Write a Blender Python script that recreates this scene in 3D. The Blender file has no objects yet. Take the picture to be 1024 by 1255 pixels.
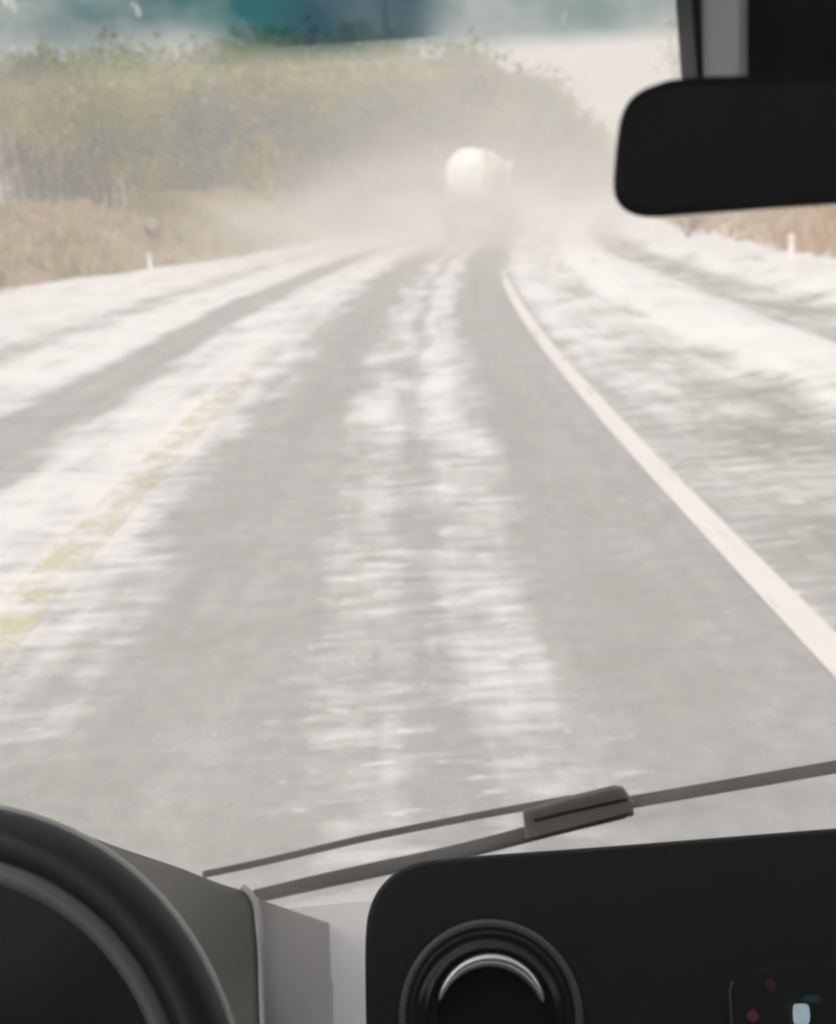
import bpy, bmesh, math, random
from mathutils import Vector, Matrix, noise

S = bpy.context.scene
COL = S.collection
R = math.radians

# ------------------------------------------------------------------ camera
EYE = Vector((0.0, 0.0, 1.70))
F_PX = 1346.0                       # focal length in photo pixels (photo 1024 wide)
_r = R(3.5)
_fw = Vector((484 - 512, 244 - 627.5, F_PX)).normalized()          # the car's forward axis seen in camera space
_h2 = Vector((484 - 512 + 100 * math.cos(_r), 244 - 627.5 - 100 * math.sin(_r), F_PX)).normalized()
_dn = _fw.cross(_h2).normalized()
if _dn.y < 0: _dn = -_dn
_rt = _dn.cross(_fw)
_up = -_dn

def ray(px, py):
    v = Vector((px - 512, py - 627.5, F_PX))
    return Vector((v.dot(_rt), v.dot(_fw), v.dot(_up)))

cam_d = bpy.data.cameras.new("camera")
cam = bpy.data.objects.new("camera", cam_d)
COL.objects.link(cam)
cx = Vector((_rt.x, _fw.x, _up.x))            # image right in world
cy = -Vector((_rt.y, _fw.y, _up.y))           # image up in world
cz = -Vector((_rt.z, _fw.z, _up.z))           # backwards
M = Matrix((cx, cy, cz)).transposed().to_4x4()
M.translation = EYE
cam.matrix_world = M
cam_d.sensor_fit = 'HORIZONTAL'
cam_d.sensor_width = 36.0
cam_d.lens = F_PX / 1024 * 36.0
cam_d.clip_start = 0.02
cam_d.clip_end = 3000
cam_d.dof.use_dof = True
cam_d.dof.focus_distance = 0.95
cam_d.dof.aperture_fstop = 8.6
S.camera = cam

# ------------------------------------------------------------------ sky, sun, exposure
SUN_EL, SUN_AZ = R(47), R(-152)                # azimuth from +Y towards +X
W = bpy.data.worlds.new("World")
S.world = W
W.use_nodes = True
nt = W.node_tree
bg = nt.nodes["Background"]
sky = nt.nodes.new("ShaderNodeTexSky")
sky.sky_type = 'NISHITA'
sky.sun_disc = False
sky.sun_elevation = SUN_EL
sky.sun_rotation = SUN_AZ
sky.air_density = 1.0
sky.dust_density = 6.0
sky.ozone_density = 1.0
hs = nt.nodes.new("ShaderNodeHueSaturation")
hs.inputs["Saturation"].default_value = 0.5
nt.links.new(sky.outputs[0], hs.inputs["Color"])
nt.links.new(hs.outputs[0], bg.inputs[0])
bg.inputs[1].default_value = 0.12
sd = bpy.data.lights.new("sun", 'SUN')
sd.energy = 1.5
sd.angle = R(14)
sd.color = (1.0, 0.97, 0.93)
so = bpy.data.objects.new("sun", sd)
COL.objects.link(so)
sdir = Vector((math.sin(SUN_AZ) * math.cos(SUN_EL), math.cos(SUN_AZ) * math.cos(SUN_EL), math.sin(SUN_EL)))
so.rotation_euler = sdir.to_track_quat('Z', 'Y').to_euler()
so.location = (0, 0, 60)

S.view_settings.view_transform = 'Standard'
S.view_settings.look = 'None'
S.view_settings.exposure = 0.55
S.view_settings.gamma = 1.0
S.cycles.max_bounces = 8
S.cycles.diffuse_bounces = 3
S.cycles.glossy_bounces = 3
S.cycles.transmission_bounces = 4
S.cycles.transparent_max_bounces = 12
S.cycles.volume_bounces = 3
S.cycles.volume_step_rate = 2.0
S.cycles.volume_max_steps = 256
S.cycles.use_denoising = True
S.cycles.filter_width = 2.4
S.cycles.sample_clamp_indirect = 6.0

# ------------------------------------------------------------------ helpers
random.seed(7)

def sstep(a, b, x):
    t = max(0.0, min(1.0, (x - a) / (b - a)))
    return t * t * (3 - 2 * t)

def tag(o, label=None, cat=None, group=None, kind=None):
    if label: o["label"] = label
    if cat: o["category"] = cat
    if group: o["group"] = group
    if kind: o["kind"] = kind
    return o

def empty(name, loc=(0, 0, 0), rz=0.0):
    o = bpy.data.objects.new(name, None)
    o.empty_display_size = 0.2
    COL.objects.link(o)
    o.location = loc
    o.rotation_euler = (0, 0, rz)
    return o

class MB:
    def __init__(self):
        self.v, self.f = [], []
    def add(self, vs, fs):
        n = len(self.v)
        self.v += [tuple(p) for p in vs]
        self.f += [tuple(i + n for i in f) for f in fs]
        return self
    def box(self, c, s, rz=0.0, M=None):
        vs = []
        for dz in (-.5, .5):
            for dx, dy in ((-.5, -.5), (.5, -.5), (.5, .5), (-.5, .5)):
                p = Vector((dx * s[0], dy * s[1], dz * s[2]))
                if rz: p.rotate(Matrix.Rotation(rz, 3, 'Z'))
                if M: p = M @ p
                vs.append(p + Vector(c))
        return self.add(vs, [(3, 2, 1, 0), (4, 5, 6, 7), (0, 1, 5, 4), (1, 2, 6, 5), (2, 3, 7, 6), (3, 0, 4, 7)])
    def tube(self, pts, rad, n=8, cap=True, closed=False, flat=1.0, upv=None):
        pts = [Vector(p) for p in pts]
        k = len(pts)
        rads = rad if isinstance(rad, (list, tuple)) else [rad] * k
        rings = []
        ref = upv or Vector((0, 0, 1))
        for i, p in enumerate(pts):
            if closed:
                t = (pts[(i + 1) % k] - pts[i - 1]).normalized()
            else:
                t = (pts[min(i + 1, k - 1)] - pts[max(i - 1, 0)]).normalized()
            a = t.cross(ref)
            if a.length < 1e-3: a = t.cross(Vector((1, 0, 0)))
            a.normalize()
            b = a.cross(t)
            rings.append([p + (a * math.cos(2 * math.pi * j / n) + b * math.sin(2 * math.pi * j / n) * flat) * rads[i] for j in range(n)])
        vs = [q for rg in rings for q in rg]
        fs = []
        for i in range(k if closed else k - 1):
            i2 = (i + 1) % k
            for j in range(n):
                j2 = (j + 1) % n
                fs.append((i * n + j, i * n + j2, i2 * n + j2, i2 * n + j))
        if cap and not closed:
            fs.append(tuple(range(n - 1, -1, -1)))
            fs.append(tuple((k - 1) * n + j for j in range(n)))
        return self.add(vs, fs)
    def ring(self, c, nrm, rad, tube, n=48, m=12, flat=1.0):
        c, nrm = Vector(c), Vector(nrm).normalized()
        a = nrm.cross(Vector((0, 0, 1))).normalized()
        b = nrm.cross(a)
        pts = [c + (a * math.cos(2 * math.pi * i / n) + b * math.sin(2 * math.pi * i / n)) * rad for i in range(n)]
        return self.tube(pts, tube, m, closed=True, upv=nrm, flat=flat)
    def lathe(self, c, nrm, prof, n=40):          # prof: (radius, height along nrm)
        c, nrm = Vector(c), Vector(nrm).normalized()
        a = nrm.cross(Vector((0, 0, 1)))
        if a.length < 1e-3: a = Vector((1, 0, 0))
        a.normalize()
        b = nrm.cross(a)
        vs, fs = [], []
        for r, h in prof:
            for j in range(n):
                th = 2 * math.pi * j / n
                vs.append(c + nrm * h + (a * math.cos(th) + b * math.sin(th)) * r)
        for i in range(len(prof) - 1):
            for j in range(n):
                j2 = (j + 1) % n
                fs.append((i * n + j, (i + 1) * n + j, (i + 1) * n + j2, i * n + j2))
        return self.add(vs, fs)
    def build(self, name, mat, parent=None, smooth=False, bevel=0.0, off=None, segs=3):
        me = bpy.data.meshes.new(name)
        off = Vector(off) if off else Vector((0, 0, 0))
        me.from_pydata([tuple(Vector(p) - off) for p in self.v], [], self.f)
        me.update()
        bm = bmesh.new(); bm.from_mesh(me)
        bmesh.ops.recalc_face_normals(bm, faces=bm.faces)
        bm.to_mesh(me); bm.free()
        if smooth:
            me.polygons.foreach_set("use_smooth", [True] * len(me.polygons))
        o = bpy.data.objects.new(name, me)
        COL.objects.link(o)
        if mat: me.materials.append(mat)
        if parent: o.parent = parent
        if bevel:
            b = o.modifiers.new("bevel", 'BEVEL')
            b.width = bevel; b.segments = segs; b.limit_method = 'ANGLE'; b.angle_limit = R(35)
            me.polygons.foreach_set("use_smooth", [True] * len(me.polygons))
            o.modifiers.new("wn", 'WEIGHTED_NORMAL')
        return o

def copy_tree(o, parent=None):
    c = o.copy()
    COL.objects.link(c)
    if parent: c.parent = parent
    for ch in [x for x in o.children]:
        copy_tree(ch, c)
    return c

# ---- materials
def new_mat(name):
    m = bpy.data.materials.new(name)
    m.use_nodes = True
    return m, m.node_tree, m.node_tree.nodes, m.node_tree.links

def plastic(name, col, rough=0.5, bump=0.0, scale=400.0, metal=0.0, var=0.12, spec=0.5):
    m, t, N, L = new_mat(name)
    b = N["Principled BSDF"]
    b.inputs["Roughness"].default_value = rough
    b.inputs["Metallic"].default_value = metal
    b.inputs["Specular IOR Level"].default_value = spec
    tc = N.new("ShaderNodeTexCoord")
    n = N.new("ShaderNodeTexNoise"); n.inputs["Scale"].default_value = 9.0; n.inputs["Detail"].default_value = 6
    L.new(tc.outputs["Object"], n.inputs["Vector"])
    mx = N.new("ShaderNodeMix"); mx.data_type = 'RGBA'
    mx.inputs[6].default_value = (*[c * (1 - var) for c in col], 1)
    mx.inputs[7].default_value = (*[min(1, c * (1 + var)) for c in col], 1)
    L.new(n.outputs["Fac"], mx.inputs[0]); L.new(mx.outputs[2], b.inputs["Base Color"])
    if bump:
        n2 = N.new("ShaderNodeTexNoise"); n2.inputs["Scale"].default_value = scale; n2.inputs["Detail"].default_value = 3
        L.new(tc.outputs["Object"], n2.inputs["Vector"])
        bp = N.new("ShaderNodeBump"); bp.inputs["Strength"].default_value = bump; bp.inputs["Distance"].default_value = 0.002
        L.new(n2.outputs["Fac"], bp.inputs["Height"]); L.new(bp.outputs[0], b.inputs["Normal"])
    return m

def math_n(N, L, op, a, b=None, c=None, clamp=False):
    n = N.new("ShaderNodeMath"); n.operation = op; n.use_clamp = clamp
    for i, x in enumerate((a, b, c)):
        if x is None: continue
        if isinstance(x, (int, float)): n.inputs[i].default_value = x
        else: L.new(x, n.inputs[i])
    return n.outputs[0]

def noise_n(N, L, vec, scale=1.0, detail=4, rough=0.5, mul=None):
    if mul:
        mp = N.new("ShaderNodeMapping"); mp.inputs["Scale"].default_value = mul
        L.new(vec, mp.inputs["Vector"]); vec = mp.outputs[0]
    n = N.new("ShaderNodeTexNoise"); n.inputs["Scale"].default_value = scale
    n.inputs["Detail"].default_value = detail; n.inputs["Roughness"].default_value = rough
    L.new(vec, n.inputs["Vector"])
    return n.outputs["Fac"]

def ramp_n(N, L, fac, stops, interp='LINEAR'):
    r = N.new("ShaderNodeValToRGB"); r.color_ramp.interpolation = interp
    e = r.color_ramp.elements
    while len(e) < len(stops): e.new(0.5)
    for el, (p, c) in zip(e, stops):
        el.position = p
        el.color = (c, c, c, 1) if isinstance(c, (int, float)) else (*c, 1)
    L.new(fac, r.inputs[0])
    return r.outputs[0]

def mix_c(N, L, fac, a, b):
    m = N.new("ShaderNodeMix"); m.data_type = 'RGBA'
    for i, x in ((0, fac), (6, a), (7, b)):
        if isinstance(x, (int, float)): m.inputs[i].default_value = x
        elif isinstance(x, tuple): m.inputs[i].default_value = (*x, 1)
        else: L.new(x, m.inputs[i])
    return m.outputs[2]

# ------------------------------------------------------------------ terrain
def xc(d):                                   # centre of our lane: the road bends gently right
    if d < 5: return 0.0
    if d < 170: return 0.002 * (d - 5) ** 2
    return 0.002 * 165 ** 2 + 0.66 * (d - 170)

def left_edge(d):
    K = ((28, -11.1), (33, -9.9), (39, -7.8), (50, -7.2))
    if d <= 28: return -11.1
    for (a, p), (b, q) in zip(K, K[1:]):
        if d <= b: return p + (q - p) * (d - a) / (b - a)
    return -7.2

def fbm(x, y, s=1.0):
    return noise.fractal(Vector((x * s, y * s, 3.7)), 1.0, 2.0, 4)

def ground_z(u, d):
    le = left_edge(d)
    z = -0.06
    z += sstep(-le - 0.1, -le + 3.4, -u) * (2.0 + 0.25 * fbm(u, d, .15))
    z += sstep(-le + 6, -le + 60, -u) * 3.0
    z += sstep(6.7, 10.5, u) * (1.15 + 0.2 * fbm(u, d, .2))
    z += sstep(12, 60, u) * 3.0
    if u < le or u > 6.7:
        z += 0.07 * fbm(u, d, .8) + 0.03
    return z

SNOW = (0.80, 0.785, 0.765)

def snow_ground_mat():
    m, t, N, L = new_mat("snowy_grass_ground")
    b = N["Principled BSDF"]; b.inputs["Roughness"].default_value = 0.9
    uv = N.new("ShaderNodeUVMap").outputs[0]
    sx = N.new("ShaderNodeSeparateXYZ"); L.new(uv, sx.inputs[0])
    n1 = noise_n(N, L, uv, 0.45, 6, 0.6)
    n2 = noise_n(N, L, uv, 2.6, 5, 0.65)
    tan = mix_c(N, L, n2, (0.27, 0.20, 0.12), (0.46, 0.38, 0.23))
    red = mix_c(N, L, ramp_n(N, L, noise_n(N, L, uv, .22, 3), [(.45, 0.0), (.65, 1.0)]), tan, (0.33, 0.21, 0.15))
    # snow lies on the flat right-hand verge, little on the grassy banks
    cov = N.new("ShaderNodeMapRange"); cov.interpolation_type = 'SMOOTHSTEP'
    cov.inputs[1].default_value = 8.6; cov.inputs[2].default_value = 6.4
    cov.inputs[3].default_value = 0.0; cov.inputs[4].default_value = 1.0
    L.new(math_n(N, L, 'ADD', sx.outputs[0], math_n(N, L, 'MULTIPLY', math_n(N, L, 'SUBTRACT', n1, .5), 5.0)), cov.inputs[0])
    lft = N.new("ShaderNodeMapRange"); lft.interpolation_type = 'SMOOTHSTEP'
    lft.inputs[1].default_value = -8.4; lft.inputs[2].default_value = -6.6
    L.new(math_n(N, L, 'ADD', sx.outputs[0], math_n(N, L, 'MULTIPLY', math_n(N, L, 'SUBTRACT', n1, .5), 3.0)), lft.inputs[0])
    c = math_n(N, L, 'MULTIPLY', cov.outputs[0], lft.outputs[0])
    pat = ramp_n(N, L, n2, [(.5, 0.0), (.72, .55)])
    c = math_n(N, L, 'MAXIMUM', c, pat, clamp=True)
    L.new(mix_c(N, L, c, red, SNOW), b.inputs["Base Color"])
    bp = N.new("ShaderNodeBump"); bp.inputs["Strength"].default_value = .5; bp.inputs["Distance"].default_value = .15
    L.new(n2, bp.inputs["Height"]); L.new(bp.outputs[0], b.inputs["Normal"])
    return m

def road_mat():
    m, t, N, L = new_mat("frosted_asphalt")
    b = N["Principled BSDF"]; b.inputs["Roughness"].default_value = 0.75
    b.inputs["Specular IOR Level"].default_value = 0.3
    uv = N.new("ShaderNodeUVMap").outputs[0]
    sx = N.new("ShaderNodeSeparateXYZ"); L.new(uv, sx.inputs[0])
    # wandering edges of the wheel tracks
    wob = noise_n(N, L, uv, 1.0, 4, .6, (0.5, 0.16, 1))
    wob2 = noise_n(N, L, uv, 1.0, 5, .6, (1.2, .4, 1))
    u = math_n(N, L, 'ADD', sx.outputs[0], math_n(N, L, 'MULTIPLY', math_n(N, L, 'SUBTRACT', wob, .5), 0.75))
    u = math_n(N, L, 'ADD', u, math_n(N, L, 'MULTIPLY', math_n(N, L, 'SUBTRACT', wob2, .5), 0.40))
    t01 = math_n(N, L, 'DIVIDE', math_n(N, L, 'ADD', u, 12.0), 24.0, clamp=True)
    P = [(-7.0, .9), (-6.2, .8), (-5.8, .45), (-5.3, .5), (-4.9, .9), (-3.9, .85), (-3.55, .12), (-3.0, .14),
         (-2.7, .72), (-1.95, .84), (-1.6, .62), (-1.3, .30), (-1.1, .08), (-0.65, .05), (-0.45, .48), (-0.15, .62), (0.0, .36), (.08, .36), (0.2, .70),
         (.46, .58), (.68, .08), (1.35, .06), (1.55, .30), (2.0, .42), (2.6, .26), (3.0, .36), (3.25, 1.0), (4.2, .95),
         (4.55, .38), (5.3, .42), (5.8, .85), (12, 1.0)]
    base = ramp_n(N, L, t01, [((p + 12) / 24, c) for p, c in P])
    # wind-blown streaks lying across the road, and broad patches
    st = noise_n(N, L, uv, 1.0, 6, .62, (2.6, 9.5, 1))
    pt = noise_n(N, L, uv, 1.0, 5, .6, (1.3, .75, 1))
    al = noise_n(N, L, uv, 1.0, 5, .6, (5.5, .35, 1))
    amp = ramp_n(N, L, base, [(.08, .25), (.32, 1.0)])
    ns = math_n(N, L, 'MULTIPLY', math_n(N, L, 'SUBTRACT', st, .5), 1.5)
    ns = math_n(N, L, 'ADD', ns, math_n(N, L, 'MULTIPLY', math_n(N, L, 'SUBTRACT', pt, .5), 1.6))
    ns = math_n(N, L, 'ADD', ns, math_n(N, L, 'MULTIPLY', math_n(N, L, 'SUBTRACT', al, .5), .6))
    fr_ = N.new("ShaderNodeMapRange"); fr_.interpolation_type = 'SMOOTHSTEP'       # the shoulder carries more snow farther on
    fr_.inputs[1].default_value = 6.0; fr_.inputs[2].default_value = 15.0; fr_.inputs[4].default_value = .38; L.new(sx.outputs[1], fr_.inputs[0])
    sh_ = N.new("ShaderNodeMapRange"); sh_.interpolation_type = 'SMOOTHSTEP'
    sh_.inputs[1].default_value = 1.5; sh_.inputs[2].default_value = 1.9; L.new(sx.outputs[0], sh_.inputs[0])
    so_n = N.new("ShaderNodeMapRange"); so_n.interpolation_type = 'SMOOTHSTEP'
    so_n.inputs[1].default_value = 3.4; so_n.inputs[2].default_value = 2.9; L.new(sx.outputs[0], so_n.inputs[0])
    base = math_n(N, L, 'ADD', base, math_n(N, L, 'MULTIPLY', math_n(N, L, 'MULTIPLY', fr_.outputs[0], sh_.outputs[0]), so_n.outputs[0]))
    ne_ = N.new("ShaderNodeMapRange"); ne_.interpolation_type = 'SMOOTHSTEP'        # our lane's crown is scoured barer close by
    ne_.inputs[1].default_value = 10.0; ne_.inputs[2].default_value = 4.0; ne_.inputs[4].default_value = .15; L.new(sx.outputs[1], ne_.inputs[0])
    ce_ = N.new("ShaderNodeMapRange"); ce_.interpolation_type = 'SMOOTHSTEP'
    ce_.inputs[1].default_value = 1.2; ce_.inputs[2].default_value = .8; L.new(math_n(N, L, 'ABSOLUTE', sx.outputs[0]), ce_.inputs[0])
    base = math_n(N, L, 'SUBTRACT', base, math_n(N, L, 'MULTIPLY', ne_.outputs[0], ce_.outputs[0]))
    c = math_n(N, L, 'ADD', base, math_n(N, L, 'MULTIPLY', ns, amp))
    wsp = ramp_n(N, L, noise_n(N, L, uv, 1.0, 4, .6, (4.2, 15, 1)), [(.60, 0.0), (.67, 1.0)])
    c = math_n(N, L, 'ADD', c, math_n(N, L, 'MULTIPLY', wsp, math_n(N, L, 'MULTIPLY', amp, .38)))
    cov = ramp_n(N, L, c, [(.12, 0.0), (1.1, 1.0)], 'EASE')
    fine = noise_n(N, L, uv, 55.0, 3, .7)
    med = noise_n(N, L, uv, 1.7, 6, .6)
    asp = mix_c(N, L, ramp_n(N, L, med, [(.3, 0.0), (.7, 1.0)]), (0.355, 0.36, 0.335), (0.47, 0.445, 0.43))
    lng = noise_n(N, L, uv, 1.0, 4, .6, (3.2, .07, 1))
    asp = mix_c(N, L, ramp_n(N, L, lng, [(.35, .45), (.62, 0.0)]), asp, (0.29, 0.285, 0.27))
    mot = noise_n(N, L, uv, 9.0, 6, .7)
    asp = mix_c(N, L, ramp_n(N, L, mot, [(.34, .5), (.55, 0.0)]), asp, (0.27, 0.265, 0.25))
    asp = mix_c(N, L, ramp_n(N, L, mot, [(.60, 0.0), (.74, .6)]), asp, (0.60, 0.59, 0.58))
    vo = N.new("ShaderNodeTexVoronoi"); vo.inputs["Scale"].default_value = 11.0; L.new(uv, vo.inputs["Vector"])
    asp = mix_c(N, L, math_n(N, L, 'MULTIPLY', ramp_n(N, L, vo.outputs["Distance"], [(.05, 1.0), (.13, 0.0)]), ramp_n(N, L, med, [(.5, 0.0), (.62, .8)])), asp, (0.78, 0.77, 0.76))
    asp = mix_c(N, L, ramp_n(N, L, fine, [(.3, .30), (.5, 0.0)]), asp, (0.22, .21, .20))
    asp = mix_c(N, L, ramp_n(N, L, fine, [(.68, 0.0), (.78, .7)]), asp, (0.72, .71, .70))
    drt = N.new("ShaderNodeMapRange"); drt.interpolation_type = 'SMOOTHSTEP'       # grimy olive shoulder outside the edge line
    drt.inputs[1].default_value = 1.55; drt.inputs[2].default_value = 2.4; L.new(sx.outputs[0], drt.inputs[0])
    asp = mix_c(N, L, math_n(N, L, 'MULTIPLY', drt.outputs[0], ramp_n(N, L, pt, [(.35, 1.0), (.6, .25)])), asp, (0.28, 0.278, 0.24))
    sn = mix_c(N, L, noise_n(N, L, uv, 3.1, 5), (0.72, 0.70, 0.685), (0.84, 0.82, 0.80))
    L.new(mix_c(N, L, cov, asp, sn), b.inputs["Base Color"])
    bp = N.new("ShaderNodeBump"); bp.inputs["Strength"].default_value = .6; bp.inputs["Distance"].default_value = .02
    L.new(math_n(N, L, 'ADD', cov, math_n(N, L, 'MULTIPLY', fine, .3)), bp.inputs["Height"]); L.new(bp.outputs[0], b.inputs["Normal"])
    return m

def line_mat(name, col, lo, hi, mul, far=(20, 34)):
    m, t, N, L = new_mat(name)
    b = N["Principled BSDF"]; b.inputs["Roughness"].default_value = .7
    uv = N.new("ShaderNodeUVMap").outputs[0]
    n = noise_n(N, L, uv, 1.0, 6, .65, mul)
    n2 = noise_n(N, L, uv, 6.0, 4, .6)
    L.new(mix_c(N, L, n2, col, tuple(min(1, c * 1.12) for c in col)), b.inputs["Base Color"])
    tr = N.new("ShaderNodeBsdfTransparent")
    mx = N.new("ShaderNodeMixShader")
    sx = N.new("ShaderNodeSeparateXYZ"); L.new(uv, sx.inputs[0])
    bury = N.new("ShaderNodeMapRange"); bury.interpolation_type = 'SMOOTHSTEP'        # drifted over farther along the road
    bury.inputs[1].default_value = far[0]; bury.inputs[2].default_value = far[1]
    bury.inputs[3].default_value = 0.0; bury.inputs[4].default_value = .42
    L.new(sx.outputs[1], bury.inputs[0])
    L.new(ramp_n(N, L, math_n(N, L, 'SUBTRACT', n, bury.outputs[0]), [(lo, 0.0), (hi, 1.0)]), mx.inputs[0])
    L.new(tr.outputs[0], mx.inputs[1]); L.new(b.outputs[0], mx.inputs[2])
    L.new(mx.outputs[0], N["Material Output"].inputs[0])
    return m

def strip(name, us, ds, zf, mat):
    vs, fs, uvs = [], [], []
    for d in ds:
        for u in us:
            vs.append((u + xc(d), d, zf(u, d))); uvs.append((u, d))
    n = len(us)
    for i in range(len(ds) - 1):
        for j in range(n - 1):
            fs.append((i * n + j, i * n + j + 1, (i + 1) * n + j + 1, (i + 1) * n + j))
    me = bpy.data.meshes.new(name); me.from_pydata(vs, [], fs)
    ul = me.uv_layers.new(name="UVMap")
    for p in me.polygons:
        for li, vi in zip(p.loop_indices, p.vertices): ul.data[li].uv = uvs[vi]
    me.polygons.foreach_set("use_smooth", [True] * len(me.polygons))
    me.materials.append(mat)
    o = bpy.data.objects.new(name, me); COL.objects.link(o)
    return o

def frange(a, b, s):
    r = []
    while a < b - 1e-6:
        r.append(a); a += s
    return r + [b]

def road_z(u, d):
    z = 0.0
    if u > 2.9:
        z += 0.11 * sstep(2.95, 3.5, u + .35 * fbm(1, d, .5)) * (1 - sstep(3.9, 4.5, u)) * (1 + .6 * fbm(u, d, 1.2))
        z += 0.16 * sstep(5.3, 6.2, u) * (1 + .5 * fbm(u, d, .9))
        z -= 0.05 * sstep(5.25, 5.5, u) * (1 - sstep(5.5, 5.8, u))
    if u < -6.2:
        z += 0.08 * sstep(6.2, 7.2, -u) * (1 + .6 * fbm(u, d, .7))
    return z

ROAD_D = frange(-8, 40, .4) + frange(41, 120, 1.5) + frange(125, 330, 8)
ground_us = [-420, -250, -150, -100, -70, -50, -38, -30, -25, -21] + frange(-19, -6, .5) + [-5, 0, 5] + frange(6.2, 14, .5) + [16, 18, 21, 25, 32, 42, 60, 90, 140, 220, 420]
g = strip("ground", ground_us, [-60, -30, -15] + frange(-8, 90, 1.0) + frange(94, 200, 5) + [220, 260, 320, 420, 600], ground_z, snow_ground_mat())
tag(g, kind='structure')
rd = strip("road", frange(-12, -6.4, .4) + [-6, -5, -4, -3, -2, -1, 0, 1, 2, 2.8] + frange(3.0, 7.6, .2), ROAD_D, road_z, road_mat())
tag(rd, kind='structure')
el = strip("edge_line", [1.43, 1.585], ROAD_D, lambda u, d: 0.005, line_mat("white_road_paint", (0.70, 0.67, 0.645), .14, .42, (9, 1.0, 1), (15, 36)))
tag(el, kind='structure')
cl = strip("centre_line", [-1.95, -1.68], ROAD_D, lambda u, d: 0.005, line_mat("worn_yellow_road_paint", (0.70, 0.64, 0.40), .42, .78, (3.5, 3.2, 1), (8, 22)))
tag(cl, kind='structure')

# low far hill
def hill():
    mb = MB()
    vs, fs = [], []
    nx, ny = 60, 8
    for j in range(ny):
        for i in range(nx):
            x = -190 + 480 * i / (nx - 1); y = 330 + 190 * j / (ny - 1)
            h = (6 + 19 * math.exp(-((x - 60) / 95) ** 2) + 3.0 * fbm(x, y, .02)) * math.sin(math.pi * j / (ny - 1)) + .8
            vs.append((x, y, h))
    for j in range(ny - 1):
        for i in range(nx - 1):
            fs.append((j * nx + i, j * nx + i + 1, (j + 1) * nx + i + 1, (j + 1) * nx + i))
    mb.add(vs, fs)
    o = mb.build("hill", plastic("far_scrub", (0.13, 0.13, 0.10), .95, var=.4), smooth=True)
    tag(o, kind='structure')
hill()

# ------------------------------------------------------------------ grass
def foliage_mat(name, ca, cb, scale, trans=.35):
    m, t, N, L = new_mat(name)
    b = N["Principled BSDF"]; b.inputs["Roughness"].default_value = .8
    b.inputs["Specular IOR Level"].default_value = .2
    ge = N.new("ShaderNodeNewGeometry")
    n = noise_n(N, L, ge.outputs["Position"], scale, 4, .6)
    rr = N.new("ShaderNodeMath"); rr.operation = 'MULTIPLY_ADD'
    L.new(ge.outputs["Random Per Island"], rr.inputs[0]); rr.inputs[1].default_value = .5
    L.new(n, rr.inputs[2])
    f = math_n(N, L, 'SUBTRACT', rr.outputs[0], .28, clamp=True)
    col = mix_c(N, L, ramp_n(N, L, f, [(.1, 0.0), (.8, 1.0)]), ca, cb)
    L.new(col, b.inputs["Base Color"])
    tl = N.new("ShaderNodeBsdfTranslucent"); L.new(col, tl.inputs[0])
    mx = N.new("ShaderNodeMixShader"); mx.inputs[0].default_value = trans
    L.new(b.outputs[0], mx.inputs[1]); L.new(tl.outputs[0], mx.inputs[2])
    L.new(mx.outputs[0], N["Material Output"].inputs[0])
    return m

def grass(name, n, urange, drange, mat, label, hmin, hmax, thr=-.15):
    mb = MB()
    rnd = random.Random(hash(len(name)) + n)
    k = 0
    while k < n:
        u0, d = rnd.uniform(0, 1), drange[0] + (drange[1] - drange[0]) * rnd.random() ** 1.3
        u = urange(u0, d)
        if fbm(u, d, .5) < thr and rnd.random() < .75: 
            k += 1; continue
        z = max(ground_z(u, d), road_z(u, d) if -12 < u < 7.6 else -9)
        x = u + xc(d)
        for q in range(3):
            h = rnd.uniform(hmin, hmax) * (1 + .6 * fbm(u, d, .3))
            a = rnd.uniform(0, 6.28); lean = rnd.uniform(.1, .6) * h
            w = rnd.uniform(.012, .03)
            px, py = x + rnd.uniform(-.1, .1), d + rnd.uniform(-.1, .1)
            ca, sa = math.cos(a), math.sin(a)
            dx, dy = math.cos(a * 1.7) * lean, math.sin(a * 1.7) * lean
            mb.add([(px - ca * w, py - sa * w, z - .03), (px + ca * w, py + sa * w, z - .03),
                    (px + dx * .4 + ca * w * .7, py + dy * .4 + sa * w * .7, z + h * .65), (px + dx, py + dy, z + h)],
                   [(0, 1, 2), (0, 2, 3)])
        k += 1
    o = mb.build(name, mat)
    tag(o, label, 'grass', kind='stuff')
    return o

dry = foliage_mat("dry_grass_blades", (0.42, 0.31, 0.18), (0.66, 0.56, 0.33), .35, .4)
grass("dry_grass", 9000, lambda t, d: left_edge(d) - .3 - 6.2 * t, (18, 75), dry, 'dry tan grass covering the bank left of the road', .2, .55)
dry2 = foliage_mat("rusty_grass_blades", (0.46, 0.29, 0.18), (0.66, 0.50, 0.32), .4, .4)
grass("dry_grass", 4200, lambda t, d: 7.6 + 5.2 * t, (14, 70), dry2, 'rusty dry grass on the verge right of the road', .15, .45, 0.0)

# ------------------------------------------------------------------ trees and shrubs
bark = plastic("grey_bark", (0.13, 0.11, 0.09), .9, .6, 30, var=.4)
pale_bark = plastic("pale_bark", (0.55, 0.51, 0.49), .9, .5, 30, var=.35)
leaf_olive = foliage_mat("olive_leaves", (0.18, 0.195, 0.04), (0.44, 0.435, 0.10), .5, .45)
leaf_grey = foliage_mat("grey_green_leaves", (0.15, 0.155, 0.075), (0.34, 0.335, 0.15), .45, .45)

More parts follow.
